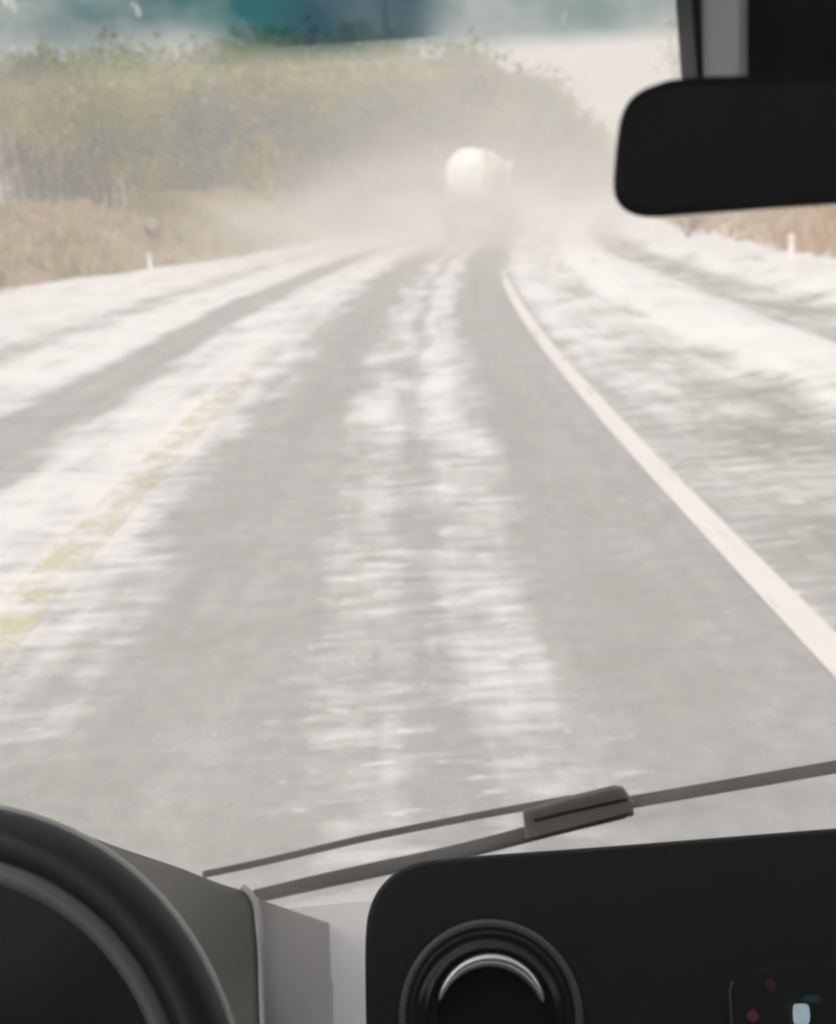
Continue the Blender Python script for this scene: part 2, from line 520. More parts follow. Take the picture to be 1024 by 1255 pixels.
leaf_lime = foliage_mat("yellow_green_leaves", (0.24, 0.26, 0.045), (0.50, 0.49, 0.12), .5, .45)
def make_tree(name, seed, H, spread, leaf_n, leaf_s, mat_leaf, mat_bark, fork=2, low=.25, trunk_r=.13, lean=.0, sparse=False, under=0):
    rnd = random.Random(seed)
    root = empty(name)
    tb = MB(); tips = []
    def limb(p, dirv, length, r, depth):
        pts, rads = [p.copy()], [r]
        q, dv = p.copy(), dirv.normalized()
        k = 5
        for i in range(k):
            dv = (dv + Vector((rnd.gauss(0, .05 if sparse and depth == 0 else .16), rnd.gauss(0, .05 if sparse and depth == 0 else .16), rnd.gauss(.04, .08)))).normalized()
            q = q + dv * length / k
            pts.append(q.copy()); rads.append(r * (1 - .55 * (i + 1) / k))
        tb.tube(pts, rads, 7 if depth < 2 else 5)
        if depth >= 2:
            tips.extend(pts[1:])
            if depth >= 3: return
        elif depth == 1: tips.extend(pts[3:])
        nb = {0: 5 if not sparse else 7, 1: 4, 2: 3}[depth]
        for i in range(nb):
            j = rnd.choice([2, 3, 4, 5] if depth else [3, 4, 4, 5, 5])
            az = rnd.uniform(0, 6.28)
            out = Vector((math.cos(az), math.sin(az), 0))
            nd = dv * .6 + out * (spread * rnd.uniform(.5, 1.0)) + Vector((0, 0, rnd.uniform(.0, .4)))
            limb(pts[j], nd, length * rnd.uniform(.5, .72), rads[j] * .62, depth + 1)
    for s in range(fork):
        a = rnd.uniform(0, 6.28)
        off = .0 if fork == 1 else .35
        limb(Vector((math.cos(a) * .1 * (fork > 1), math.sin(a) * .1 * (fork > 1), -.15)),
             Vector((math.cos(a) * off + lean, math.sin(a) * off, 1)), H * (.55 if not sparse else .72), trunk_r, 0)
    tb.build("trunk", mat_bark, root, smooth=True)
    cb = MB()
    clumps = [(rnd.choice(tips), rnd.uniform(.25, .75)) for _ in range(max(20, leaf_n // 26))]
    for c, sz in clumps:
        if c.z < H * low and rnd.random() < (.97 if sparse else .8): continue
        for _ in range(26):
            p = c + Vector((rnd.gauss(0, sz), rnd.gauss(0, sz), rnd.gauss(0, sz * .8)))
            if p.z < .3: continue
            s = leaf_s * rnd.uniform(.5, 1.4)
            n = Vector((rnd.gauss(0, 1), rnd.gauss(0, 1), rnd.gauss(0, 1))).normalized()
            a = n.orthogonal().normalized(); b = n.cross(a)
            a *= s; b *= s * .5
            cb.add([p - a, p + b, p + a, p - b], [(0, 1, 2, 3)])
    for _ in range(under // 20):               # low shoots that fill the foot of the tree
        a = rnd.uniform(0, 6.28); rr = 2.2 * math.sqrt(rnd.random())
        c = Vector((math.cos(a) * rr, math.sin(a) * rr, rnd.uniform(.2, H * .42)))
        for _ in range(20):
            p = c + Vector((rnd.gauss(0, .3), rnd.gauss(0, .3), rnd.gauss(0, .4)))
            if p.z < 0: continue
            s = leaf_s * rnd.uniform(.5, 1.3)
            n = Vector((rnd.gauss(0, 1), rnd.gauss(0, 1), rnd.gauss(0, .5))).normalized()
            a2 = n.orthogonal().normalized(); b = n.cross(a2)
            a2 *= s; b *= s * .5
            cb.add([p - a2, p + b, p + a2, p - b], [(0, 1, 2, 3)])
    cb.build("crown", mat_leaf, root)
    return root

def place(o, u, d, rz, sc, dz=0.0):
    o.location = (u + xc(d), d, ground_z(u, d) + dz)
    o.rotation_euler = (0, 0, rz)
    o.scale = (sc, sc, sc)

# the leafy forked tree at the left
t = make_tree("leafy_tree", 11, 5.6, .85, 7000, .15, leaf_olive, bark, fork=3, low=.2, trunk_r=.17, under=150)
def top_of(o): return max(v.co.z for ch in o.children for v in ch.data.vertices)
k_ = (EYE.z + (244 + 22 - 62) * 38 / F_PX - ground_z(-9.6 - xc(38), 38)) / top_of(t)
place(t, -9.6 - xc(38), 38, .6, k_)
t.scale.x = t.scale.y = k_ * .80
tag(t, 'broad olive-leaved tree with dark forked trunks above the tan grass at left', 'tree')

# slim trunks far left
protoS = make_tree("slim_tree", 21, 7.0, .30, 1500, .15, leaf_lime, pale_bark, fork=1, low=.75, trunk_r=.10, sparse=True)
protoS2 = make_tree("slim_tree", 22, 7.0, .30, 1400, .15, leaf_grey, bark, fork=1, low=.75, trunk_r=.10, sparse=True)
rnd = random.Random(5)
first = {0: True, 1: True}
for i in range(24):
    d = 41 + rnd.uniform(0, 9)
    px = -60 + i * 6.9 + rnd.uniform(-3, 3)
    x = (px - 484) / 1346 * d
    k = i % 2
    src = (protoS, protoS2)[k]
    o = src if first[k] else copy_tree(src); first[k] = False
    u = x - xc(d)
    sc = (EYE.z + (244 + (484 - px) * .061 - rnd.uniform(78, 105)) * d / F_PX - ground_z(u, d)) / top_of(src)
    place(o, u, d, rnd.uniform(0, 6.28), sc)
    tag(o, ('slim pale trunked tree in the thin stand at the far left', 'slim dark trunked tree in the thin stand at the far left')[k],
        'tree', 'slim trees at the far left')
# two white trunks beside the leafy tree
white_bark = plastic("white_bark", (.60, .57, .52), .8, var=.2)
def white_trunk(px, d, h, label, seed):
    rnd = random.Random(seed)
    w = empty("birch_sapling")
    tb, cb = MB(), MB()
    tb.tube([(0, 0, -.2), (.02, 0, h * .4), (-.01, .02, h * .8), (.03, 0, h)], [.055, .05, .04, .02], 8)
    for k in range(5):
        z = h * rnd.uniform(.6, .98); a = rnd.uniform(0, 6.28)
        e = Vector((math.cos(a) * .3, math.sin(a) * .3, z + .3))
        tb.tube([(0, 0, z), e], [.014, .005], 5)
        for q in range(14):
            p = e + Vector((rnd.gauss(0, .15), rnd.gauss(0, .15), rnd.gauss(0, .12)))
            nn = Vector((rnd.gauss(0, 1), rnd.gauss(0, 1), rnd.gauss(0, 1))).normalized(); aa = nn.orthogonal().normalized(); bb = nn.cross(aa)
            cb.add([p - aa * .06, p + bb * .03, p + aa * .06, p - bb * .03], [(0, 1, 2, 3)])
    tb.build("trunk", white_bark, w, smooth=True); cb.build("crown", leaf_olive, w)
    x = (px - 486) / 1346 * d
    place(w, x - xc(d), d, 1.0, 1.0)
    tag(w, label, 'tree')
white_trunk(169, 37.5, 1.5, 'taller white birch sapling standing right of the forked tree trunks', 31)
white_trunk(156, 37.9, 1.1, 'shorter white birch sapling close to the forked tree trunks', 32)

protos = [make_tree("roadside_tree", 41, 7.6, .75, 3800, .2, leaf_grey, pale_bark, 2, .08, .12, under=1000),
          make_tree("roadside_tree", 42, 7.8, .7, 4600, .2, leaf_lime, bark, 2, .08, .12, under=1500),
          make_tree("roadside_tree", 43, 7.2, .85, 4600, .2, leaf_olive, bark, 3, .08, .12, under=1300)]
PH = [max(v.co.z for ch in p_.children if ch.name.startswith("crown") for v in ch.data.vertices) for p_ in protos]
def sil(px):                                  # how high the tree line stands along the bend
    K = ((-400, 95), (0, 92), (60, 88), (130, 72), (220, 60), (330, 46), (480, 46), (560, 76), (640, 100), (700, 140), (760, 200), (900, 225))
    for (a, p), (b, q) in zip(K, K[1:]):
        if px <= b: return p + (q - p) * max(0, px - a) / (b - a)
    return 225
rnd = random.Random(8)
spots = []
for row, (u0, st) in enumerate(((-12.6, 3.2), (-17.0, 3.2), (-23.0, 3.4), (-36.0, 3.6))):
    d = 41.0 + row * 3 if row < 3 else 60.0
    while d < (175 if row < 2 else 112):
        u_ = u0 + rnd.uniform(-1.6, 1.6)
        q_ = 484 + (u_ + xc(d)) / d * F_PX
        if not (q_ < 95 and d < 62) and not (60 < q_ < 225 and d < 44): spots.append((u_, d, row))
        d += st * rnd.uniform(.75, 1.3) * (1 + (d - 40) / 130)
used = [False] * 3
for i, (u, d, row) in enumerate(spots):
    k = rnd.randrange(3)
    o = protos[k] if not used[k] else copy_tree(protos[k]); used[k] = True
    px = 484 + (u + xc(d)) / d * F_PX
    top = EYE.z + (244 + (484 - px) * .061 - sil(px)) * d / F_PX * rnd.uniform(.78, 1.04)
    sc = max(.3, min(1.7, (top - ground_z(u, d)) / PH[k]))
    place(o, u, d, rnd.uniform(0, 6.28), sc, -.1)
    o.scale = (max(.75, sc), max(.75, sc), sc)
    tag(o, 'hazy green tree of the row left of the road, dimmed by blowing snow', 'tree', 'hazy trees along the left of the road')
for k in range(3):
    if not used[k]: place(protos[k], -20, 60 + k * 4, 0, 1); tag(protos[k], 'hazy green tree of the row left of the road, dimmed by blowing snow', 'tree', 'hazy trees along the left of the road')
o = make_tree("bare_tree", 61, 8.2, .5, 700, .14, leaf_grey, bark, 1, .4, .12, sparse=True)
place(o, 9.2, 80, 0, 1.0)
tag(o, 'thin sparse tree fading into white sky, left of the mirror mount', 'tree')

def shrub(name, u, d, h, mat, label, seed, n=420):
    rnd = random.Random(seed)
    root = empty(name)
    tb, cb = MB(), MB()
    for i in range(9):
        a = rnd.uniform(0, 6.28); e = Vector((math.cos(a) * h * .6, math.sin(a) * h * .6, h * rnd.uniform(.6, 1)))
        tb.tube([(0, 0, -.1), e * .5 + Vector((0, 0, h * .1)), e], [.018, .012, .005], 5)
        for _ in range(n // 9):
            p = e * rnd.uniform(.35, 1.1) + Vector((rnd.gauss(0, .12), rnd.gauss(0, .12), rnd.gauss(0, .1))) * h
            p.z = max(p.z, .02)
            nn = Vector((rnd.gauss(0, 1), rnd.gauss(0, 1), rnd.gauss(0, 1))).normalized(); aa = nn.orthogonal().normalized(); bb = nn.cross(aa)
            s = rnd.uniform(.025, .06)
            cb.add([p - aa * s, p + bb * s * .5, p + aa * s, p - bb * s * .5], [(0, 1, 2, 3)])
    tb.build("stem", bark, root); cb.build("foliage", mat, root)
    root.location = (u + xc(d), d, max(ground_z(u, d), road_z(u, d) if -12 < u < 7.6 else -9))
    tag(root, label, 'shrub')
rust = foliage_mat("rusty_shrub_leaves", (0.22, 0.12, 0.075), (0.40, 0.25, 0.15), 1.5)
yel = foliage_mat("yellow_shrub_leaves", (0.40, 0.33, 0.13), (0.58, 0.50, 0.22), 1.5)
brown = foliage_mat("brown_shrub_leaves", (0.20, 0.13, 0.07), (0.34, 0.24, 0.13), 1.5)
def px_u(px, d): return (px - 484) / 1346 * d - xc(d)
shrub("shrub", px_u(85, 33), 33, .75, yel, 'yellow dry shrub on the tan bank below the slim trees', 1)
shrub("shrub", px_u(195, 37), 37, .6, rust, 'reddish shrub on the bank just above the left marker post', 2)
shrub("shrub", px_u(228, 38), 38, .65, yel, 'yellow-green low shrub right of the reddish shrub on the left bank', 3)
shrub("shrub", px_u(-2, 27), 27, .65, brown, 'brown shrub at the left picture edge beside the snowy road', 4)
shrub("shrub", px_u(985, 27), 27, .95, brown, 'brown shrub on the snowy verge right of the marker post under the mirror', 5)
shrub("shrub", px_u(830, 33), 33, .7, rust, 'rust-coloured low shrub on the right verge below the mirror corner', 6)

# ------------------------------------------------------------------ marker posts, utility pole
white_paint = plastic("white_post_paint", (0.82, 0.80, 0.77), .55, var=.06)
def marker(u, d, h, label):
    root = empty("marker_post")
    mb = MB()
    mb.add([(-.055, -.03, -.2), (.055, -.03, -.2), (.055, .03, -.2), (-.055, .03, -.2),
            (-.05, -.025, h), (.05, -.025, h - .05), (.05, .025, h - .05), (-.05, .025, h)],
           [(3, 2, 1, 0), (4, 5, 6, 7), (0, 1, 5, 4), (1, 2, 6, 5), (2, 3, 7, 6), (3, 0, 4, 7)])
    mb.build("post", white_paint, root, bevel=.008)
    MB().box((0, -.034, h * .72), (.05, .008, .1)).build("reflector", plastic("grey_reflector", (.55, .53, .5), .25, var=.05), root)
    root.location = (u + xc(d), d, max(ground_z(u, d), road_z(u, d) if -12 < u < 7.6 else -9))
    tag(root, label, 'marker post')
marker(px_u(188, 34.5), 34.5, .52, 'small white marker post at the snowy left road edge')
marker(px_u(955, 21.5), 21.5, .52, 'white marker post in the snow of the right verge below the mirror')

def pole():
    root = empty("utility_pole")
    mb = MB(); mb.tube([(0, 0, -.5), (0, 0, 4), (0, 0, 8), (0, 0, 10.6)], [.16, .145, .125, .11], 12)
    w = plastic("weathered_pole_wood", (.16, .14, .125), .9, .5, 25, var=.3)
    mb.build("shaft", w, root, smooth=True)
    MB().lathe((0, 0, 10.58), (0, 0, 1), [(.0, .12), (.07, .11), (.12, .03), (.12, 0), (0, 0)], 14).build("cap", plastic("pole_cap_metal", (.3, .3, .3), .5, metal=.6), root, smooth=True)
    br = MB().tube([(0, -.1, 10.1), (0, -.3, 10.15), (0, -.3, 10.28)], .025, 6)
    ob = br.build("bracket", w, root)
    MB().lathe((0, -.3, 10.26), (0, 0, 1), [(0, 0), (.05, .01), (.07, .05), (.04, .08), (.06, .12), (0, .15)], 12).build("insulator", plastic("insulator_ceramic", (.3, .2, .15), .2), ob, smooth=True)
    d = 88
    u = px_u(486, d)
    root.scale = (1.25, 1.25, 1.28)
    root.location = (u + xc(d), d, ground_z(u, d))
    tag(root, 'slim dark utility pole rising out of the hazy trees', 'utility pole')
pole()

# ------------------------------------------------------------------ tanker truck ahead
def truck():
    d = 45.0
    ang = math.atan(0.004 * 40)
    root = empty("tanker_truck")
    tank_m = plastic("white_tank_paint", (0.80, 0.77, 0.73), .38, var=.05)
    cream = plastic("cream_panel_paint", (0.62, 0.50, 0.38), .5, var=.1)
    dark = plastic("dark_chassis_steel", (0.07, .065, .06), .7, var=.3)
    rub = plastic("tyre_rubber", (0.04, .038, .035), .9, .4, 60)
    red = plastic("tail_lamp_red", (.35, .04, .03), .3)
    RT_, L0, L1, zc = 1.09, 0.0, 6.4, 2.42
    prof = [(0.0, -.42), (.35, -.40), (.68, -.31), (.92, -.17), (1.04, -.04), (RT_, .1), (RT_, L1 - .1), (1.05, L1 + .06), (.7, L1 + .25), (0, L1 + .36)]
    tk = MB().lathe((0, 0.45, zc), (0, 1, 0), prof, 48).build("tank", tank_m, root, smooth=True)
    for y in (1.4, 3.4, 5.4):
        MB().ring((0, .45 + y, zc), (0, 1, 0), RT_ + .012, .022, 48, 8).build("band", tank_m, tk, smooth=True)
    MB().lathe((0, .02 + .08, zc - .1), (0, -1, 0), [(.32, -.06), (.32, .02), (.28, .05), (0, .06)], 28).build("manhole", tank_m, tk, smooth=True)
    MB().box((0, 3.8, zc + RT_ + .05), (.5, 4.6, .06)).build("walkway", dark, tk, bevel=.01)
    lad = MB()
    for sx in (.62, .98):
        lad.tube([(sx, -.02 - (.2 if sx < .7 else .1), 1.1), (sx, -.18, zc), (sx, -.02, zc + .85), (sx, .5, zc + 1.2)], .025, 8)
    for k in range(7):
        lad.tube([(.62, -.17, 1.2 + k * .3), (.98, -.15, 1.2 + k * .3)], .018, 6)
    lad.build("ladder", cream, root, smooth=True)
    MB().box((-.42, 4.6, 1.05), (.16, 10.2, .26)).box((.42, 4.6, 1.05), (.16, 10.2, .26)).box((0, 0, 1.0), (2.3, .14, .3)).box((0, 2.0, 1.04), (.7, .2, .2)).box((0, 6, 1.04), (.7, .2, .2)).box((0, 3, 1.24), (1.1, 5.6, .14)).build("chassis", dark, root, bevel=.015)
    for sx in (-1, 1):
        MB().tube([(sx * 1.24, .2, 2.9), (sx * 1.27, .2, 2.2), (sx * 1.27, .2, 1.3)], [.05, .06, .06], 8).build("side_rail", cream, root, smooth=True)
        fm = MB()
        pts = []
        for k in range(9):
            a = math.pi * k / 8
            pts.append((sx * 1.0, 1.55 - math.cos(a) * 1.25, .55 + math.sin(a) * .78))
        for a_, b_ in zip(pts, pts[1:]):
            fm.add([(a_[0] - .26, a_[1], a_[2]), (a_[0] + .26, a_[1], a_[2]), (b_[0] + .26, b_[1], b_[2]), (b_[0] - .26, b_[1], b_[2])], [(0, 1, 2, 3)])
        fo = fm.build("mudguard", cream if sx > 0 else dark, root, smooth=True)
        so_ = fo.modifiers.new("thick", 'SOLIDIFY'); so_.thickness = .03
        MB().box((sx * .98, .25, .62), (.5, .03, .62)).build("mud_flap", rub, root, bevel=.005)
        tl = MB().box((sx * .92, -.09, 1.0), (.36, .05, .16)).build("tail_lamp", red, root, bevel=.01)
        for y in (1.0, 2.25, 8.6):
            wh = MB().lathe((sx * .78, y, .52), (sx, 0, 0), [(.28, 0), (.46, 0), (.52, .06), (.52, .42), (.47, .48), (.3, .48), (.28, .4)], 30).build("wheel", rub, root, smooth=True)
            MB().lathe((sx * .78, y, .52), (sx, 0, 0), [(.3, .42), (.24, .36), (.12, .36), (.1, .44), (0, .44)], 24).build("rim", plastic("wheel_steel", (.35, .34, .33), .45, metal=.6), wh, smooth=True)
    MB().box((0, -.16, .74), (.55, .012, .13)).build("number_plate", plastic("plate_white", (.7, .7, .66), .5, var=.03), root, bevel=.003)
    cab = MB().add([(-1.2, 7.35, .8), (1.2, 7.35, .8), (1.2, 9.6, .8), (-1.2, 9.6, .8), (-1.2, 7.35, 3.05), (1.2, 7.35, 3.05), (1.15, 9.1, 3.1), (-1.15, 9.1, 3.1), (-1.2, 9.6, 2.0), (1.2, 9.6, 2.0)],
        [(3, 2, 1, 0), (0, 1, 5, 4), (4, 5, 6, 7), (7, 6, 9, 8), (8, 9, 2, 3), (1, 2, 9, 6, 5), (0, 4, 7, 8, 3)]).build("cab", tank_m, root, bevel=.06)
    gl = plastic("cab_glass_dark", (.03, .035, .04), .1)
    MB().box((0, 7.335, 2.5), (1.2, .02, .5)).build("rear_window", gl, cab, bevel=.005)
    for sx in (-1, 1):
        MB().box((sx * 1.2, 8.45, 2.4), (.02, .9, .6)).build("side_window", gl, cab, bevel=.005)
        MB().box((sx * 1.3, 9.2, 2.1), (.14, .1, .4)).build("wing_mirror", cream, cab, bevel=.02)
    root.location = (xc(d) - .22, d, 0)
    root.rotation_euler = (0, 0, -ang)
    tag(root, 'white round-tank lorry ahead on the road, half hidden in blowing snow', 'tanker lorry')
truck()

# ------------------------------------------------------------------ our car, seen from the driver's side
CAR = empty("car", (0.33, 0, 0))
CL = Vector((0.33, 0, 0))
black = plastic("black_dash_plastic", (0.0185, 0.019, 0.0215), .55, .25, 500)
black_soft = plastic("black_mirror_plastic", (0.034, 0.035, 0.038), .6, .2, 500)
olive = plastic("grey_olive_vinyl", (0.15, 0.147, 0.13), .6, .35, 350)
pale = plastic("pale_grey_dash_vinyl", (0.78, 0.765, 0.76), .5, .15, 300, var=.05)
trimm = plastic("light_grey_trim", (0.55, 0.54, 0.53), .35, var=.04)
headl = plastic("grey_cabin_lining", (0.38, 0.40, 0.425), .9)
wiperm = plastic("weathered_wiper_black", (0.026, 0.023, 0.020), .9, .3, 200, var=.3, spec=.1)
leather = plastic("black_wheel_leather", (0.024, 0.0245, 0.028), .42, 0, var=.04)
greyring = plastic("satin_grey_ring", (0.17, 0.175, 0.19), .35, var=.06)

def on_plane(px, py, P0, Nn):
    r = ray(px, py)
    P0 = Vector(P0); Nn = Vector(Nn)
    t = P0.dot(Nn) / r.dot(Nn)
    return EYE + r * t

def smooth_poly(pts, n=8, closed=True):
    out = []
    k = len(pts)
    rng = range(k) if closed else range(k - 1)
    for i in rng:
        p = [Vector((*pts[(i + o) % k], 0)) if closed else Vector((*pts[max(0, min(k - 1, i + o))], 0)) for o in (-1, 0, 1, 2)]
        for j in range(n):
            t = j / n
            q = .5 * ((2 * p[1]) + (-p[0] + p[2]) * t + (2 * p[0] - 5 * p[1] + 4 * p[2] - p[3]) * t * t + (-p[0] + 3 * p[1] - 3 * p[2] + p[3]) * t ** 3)
            out.append((q.x, q.y))
    if not closed: out.append(pts[-1])
    return out

def plate(name, pts, P0, Nn, depth, mat, parent, bevel=.003, back=None, scale_back=1.0):
    """slab: outline on plane (P0 relative to the eye, normal pointing away from the driver), extruded forward"""
    Nn = Vector(Nn).normalized()
    fr = [on_plane(x, y, P0, Nn) for x, y in pts]
    c = sum(fr, Vector()) / len(fr)
    bv = Vector(back) if back else Nn * depth
    bk = [c + (p - c) * scale_back + bv for p in fr]
    n = len(fr)
    mb = MB().add(fr + bk, [tuple(range(n)), tuple(range(2 * n - 1, n - 1, -1))] + [(i, i + n, (i + 1) % n + n, (i + 1) % n) for i in range(n)])
    return mb.build(name, mat, parent, bevel=bevel, off=CL)

# windscreen: sloping pane
WB = Vector((0, 1.315, -.926)); WT = Vector((0, .50, .19))
WD = (WT - WB).normalized()
WN = Vector((0, -WD.z, WD.y)); WN = WN if WN.y > 0 else -WN      # outward normal
def glass_mat():
    m, t, N, L = new_mat("dusty_windscreen_glass")
    tr = N.new("ShaderNodeBsdfTransparent"); tr.inputs[0].default_value = (.97, .985, .975, 1)
    gl = N.new("ShaderNodeBsdfGlossy"); gl.inputs["Roughness"].default_value = .02
    tl = N.new("ShaderNodeBsdfTranslucent"); tl.inputs[0].default_value = (.9, .88, .86, 1)
    m1 = N.new("ShaderNodeMixShader"); m1.inputs[0].default_value = .02; L.new(tr.outputs[0], m1.inputs[1]); L.new(gl.outputs[0], m1.inputs[2])
    tc = N.new("ShaderNodeTexCoord")
    n = noise_n(N, L, tc.outputs["Object"], 7.0, 6, .6)
    dust = ramp_n(N, L, n, [(.3, .12), (.75, .20)])
    m2 = N.new("ShaderNodeMixShader"); L.new(dust, m2.inputs[0]); L.new(m1.outputs[0], m2.inputs[1]); L.new(tl.outputs[0], m2.inputs[2])
    L.new(m2.outputs[0], N["Material Output"].inputs[0])
    return m
def wpt(x, s, off=0.0):                        # point on the pane: x across, s metres up from the base
    return EYE + WB + WD * s + WN * off + Vector((x, 0, 0))
WL = (WT - WB).length
WX0, WX1 = -.50, 1.16
mb = MB()
nx, ns = 24, 16
def bow(x): return -.05 * ((x - .33) / .83) ** 4
vs = [wpt(WX0 + (WX1 - WX0) * i / nx, WL * j / ns, bow(WX0 + (WX1 - WX0) * i / nx)) for j in range(ns + 1) for i in range(nx + 1)]
mb.add(vs, [(j * (nx + 1) + i, j * (nx + 1) + i + 1, (j + 1) * (nx + 1) + i + 1, (j + 1) * (nx + 1) + i) for j in range(ns) for i in range(nx)])
screen = mb.build("windscreen", glass_mat(), CAR, smooth=True, off=CL)

def tint_mat():
    m, t, N, L = new_mat("teal_tint_film")
    tr = N.new("ShaderNodeBsdfTransparent")
    uv = N.new("ShaderNodeUVMap").outputs[0]
    sx = N.new("ShaderNodeSeparateXYZ"); L.new(uv, sx.inputs[0])          # u = metres across, v = metres above the film's lower edge
    n = noise_n(N, L, uv, 30.0, 5, .6, (1, 1.6, 1))
    shp = N.new("ShaderNodeMapRange"); shp.inputs[1].default_value = -.10; shp.inputs[2].default_value = -.02
    shp.inputs[3].default_value = 1.0; shp.inputs[4].default_value = 3.2; L.new(sx.outputs[0], shp.inputs[0])
    edge = math_n(N, L, 'ADD', math_n(N, L, 'MULTIPLY', sx.outputs[1], shp.outputs[0]), math_n(N, L, 'MULTIPLY', math_n(N, L, 'SUBTRACT', n, .5), .010))
    f = ramp_n(N, L, math_n(N, L, 'DIVIDE', edge, .07, clamp=True), [(0, 0.0), (.18, .30), (.45, .82), (.8, 1.0)])
    big = noise_n(N, L, uv, 16.0, 4, .5, (1, 1, 1))
    dens = math_n(N, L, 'MULTIPLY', f, ramp_n(N, L, big, [(.3, .55), (.7, 1.2)]), clamp=True)
    # dark reflection painted across the middle of the film, and a few thinner flecks
    bx_ = N.new("ShaderNodeMapRange"); bx_.interpolation_type = 'SMOOTHSTEP'
    bx_.inputs[1].default_value = .048; bx_.inputs[2].default_value = .022
    L.new(math_n(N, L, 'ABSOLUTE', math_n(N, L, 'ADD', sx.outputs[0], .012)), bx_.inputs[0])
    stp = math_n(N, L, 'GREATER_THAN', sx.outputs[1], .0105)
    refl_mask = math_n(N, L, 'MULTIPLY', math_n(N, L, 'MULTIPLY', bx_.outputs[0], stp), .72)
    rl = N.new("ShaderNodeMapRange"); rl.inputs[1].default_value = .015; rl.inputs[2].default_value = .04
    rl.inputs[3].default_value = 1.0; rl.inputs[4].default_value = .68; L.new(sx.outputs[0], rl.inputs[0])
    dens = math_n(N, L, 'MULTIPLY', dens, rl.outputs[0])
    fl = noise_n(N, L, uv, 1.0, 3, .55, (60, 38, 1))
    fl = ramp_n(N, L, fl, [(.64, 0.0), (.72, .75)])
    dens = math_n(N, L, 'MULTIPLY', dens, math_n(N, L, 'SUBTRACT', 1.0, fl))
    col = mix_c(N, L, dens, (1.0, 1.0, 1.0), (.05, .20, .225))
    col = mix_c(N, L, refl_mask, col, (.06, .115, .17))
    L.new(col, tr.inputs[0])
    L.new(tr.outputs[0], N["Material Output"].inputs[0])
    return m

FS = 1.232                                     # the film's lower edge, metres up the pane
def film():
    vs, fs, uvs = [], [], []
    nx, ns = 30, 8
    for j in range(ns + 1):
        for i in range(nx + 1):
            x = WX0 + .01 + (WX1 - WX0 - .02) * i / nx
            s = FS + (WL - .005 - FS) * j / ns
            vs.append(wpt(x, s, bow(x) - .003) - CL); uvs.append((x, s - FS))
    for j in range(ns):
        for i in range(nx):
            a = j * (nx + 1) + i
            fs.append((a, a + 1, a + nx + 2, a + nx + 1))
    me = bpy.data.meshes.new("tint_band"); me.from_pydata([tuple(v) for v in vs], [], fs)
    ul = me.uv_layers.new(name="UVMap")
    for p in me.polygons:
        for li, vi in zip(p.loop_indices, p.vertices): ul.data[li].uv = uvs[vi]
    me.materials.append(tint_mat())
    o = bpy.data.objects.new("tint_band", me); COL.objects.link(o); o.parent = screen
    o["label"] = "teal tint band along the top of the windscreen"
film()

# body shell: roof, pillars, doors, floor, rear wall, short bonnet
XL, XR = -.54, 1.20
def shell_box(name, c, s, mat=headl, bevel=.01):
    return MB().box(Vector(c) + Vector((0, 0, EYE.z)), s).build(name, mat, CAR, bevel=bevel, off=CL)
shell_box("roof", (.33, -.80, .235), (1.78, 2.66, .06), bevel=.02)
shell_box("floor", (.33, -.25, -1.30), (1.78, 3.1, .06))
mb = MB(); mb.box(Vector((.33, -2.06, -.80 + EYE.z)), (1.78, .06, .90)); mb.box(Vector((.33, -2.06, .14 + EYE.z)), (1.78, .06, .14))
mb.box(Vector((-.46, -2.06, -.14 + EYE.z)), (.2, .06, .42)); mb.box(Vector((1.12, -2.06, -.14 + EYE.z)), (.2, .06, .42))
mb.build("rear_wall", headl, CAR, off=CL)
for nm, X in (("side_wall", XL - .03), ("side_wall", XR + .03)):
    mb = MB()
    mb.box(Vector((X, -.42, -.84 + EYE.z)), (.06, 3.2, .86))
    mb.box(Vector((X, -.97, -.105 + EYE.z)), (.06, 2.1, .60))
    mb.box(Vector((X, .30, .18 + EYE.z)), (.06, .42, .035))
    mb.build(nm, headl, CAR, off=CL)
    X2 = X + (.02 if X < 0 else -.02)
    mb = MB(); mb.tube([wpt(X2, -.02, -.05), wpt(X2, WL * .5, -.05), wpt(X2, WL, -.05)], .035, 10)
    mb.build("windscreen_pillar", headl, CAR, smooth=True, off=CL)
white_body = plastic("white_body_paint", (.72, .71, .69), .3, var=.03)
mb = MB()
pr = [(1.33, -.955), (1.5, -1.03), (1.75, -1.2), (1.95, -1.4), (1.98, -1.45)]
vs, fs = [], []
for y, z in pr:
    for i in range(13):
        x = XL + (XR - XL) * i / 12
        vs.append((x, y - .06 * ((x - .33) / .87) ** 2, z + EYE.z - .05 * ((x - .33) / .87) ** 4))
for j in range(len(pr) - 1):
    for i in range(12): fs.append((j * 13 + i, j * 13 + i + 1, j * 13 + i + 14, j * 13 + i + 13))
bo = mb.add(vs, fs).build("bonnet", white_body, CAR, smooth=True, off=CL)
sm = bo.modifiers.new("thick", 'SOLIDIFY'); sm.thickness = .02
mb = MB(); mb.box(Vector((.33, 1.97, .16 + .05)), (1.7, .1, .16)).build("bumper", headl, CAR, bevel=.03, off=CL)
for X in (XL + .1, XR - .1):
    for Y in (1.35, -1.5):
        sx = -1 if X < .3 else 1
        wh = MB().lathe((X, Y, .33), (sx, 0, 0), [(.2, -.1), (.3, -.1), (.33, -.07), (.33, .07), (.3, .1), (.2, .1)], 32).build("wheel", plastic("car_tyre", (.03, .03, .03), .9), CAR, smooth=True, off=CL)
        MB().lathe((X, Y, .33), (sx, 0, 0), [(.2, .08), (.16, .05), (.05, .06), (0, .07)], 24).build("wheel_rim", plastic("car_rim", (.4, .4, .4), .35, metal=.8), wh, smooth=True, off=CL)

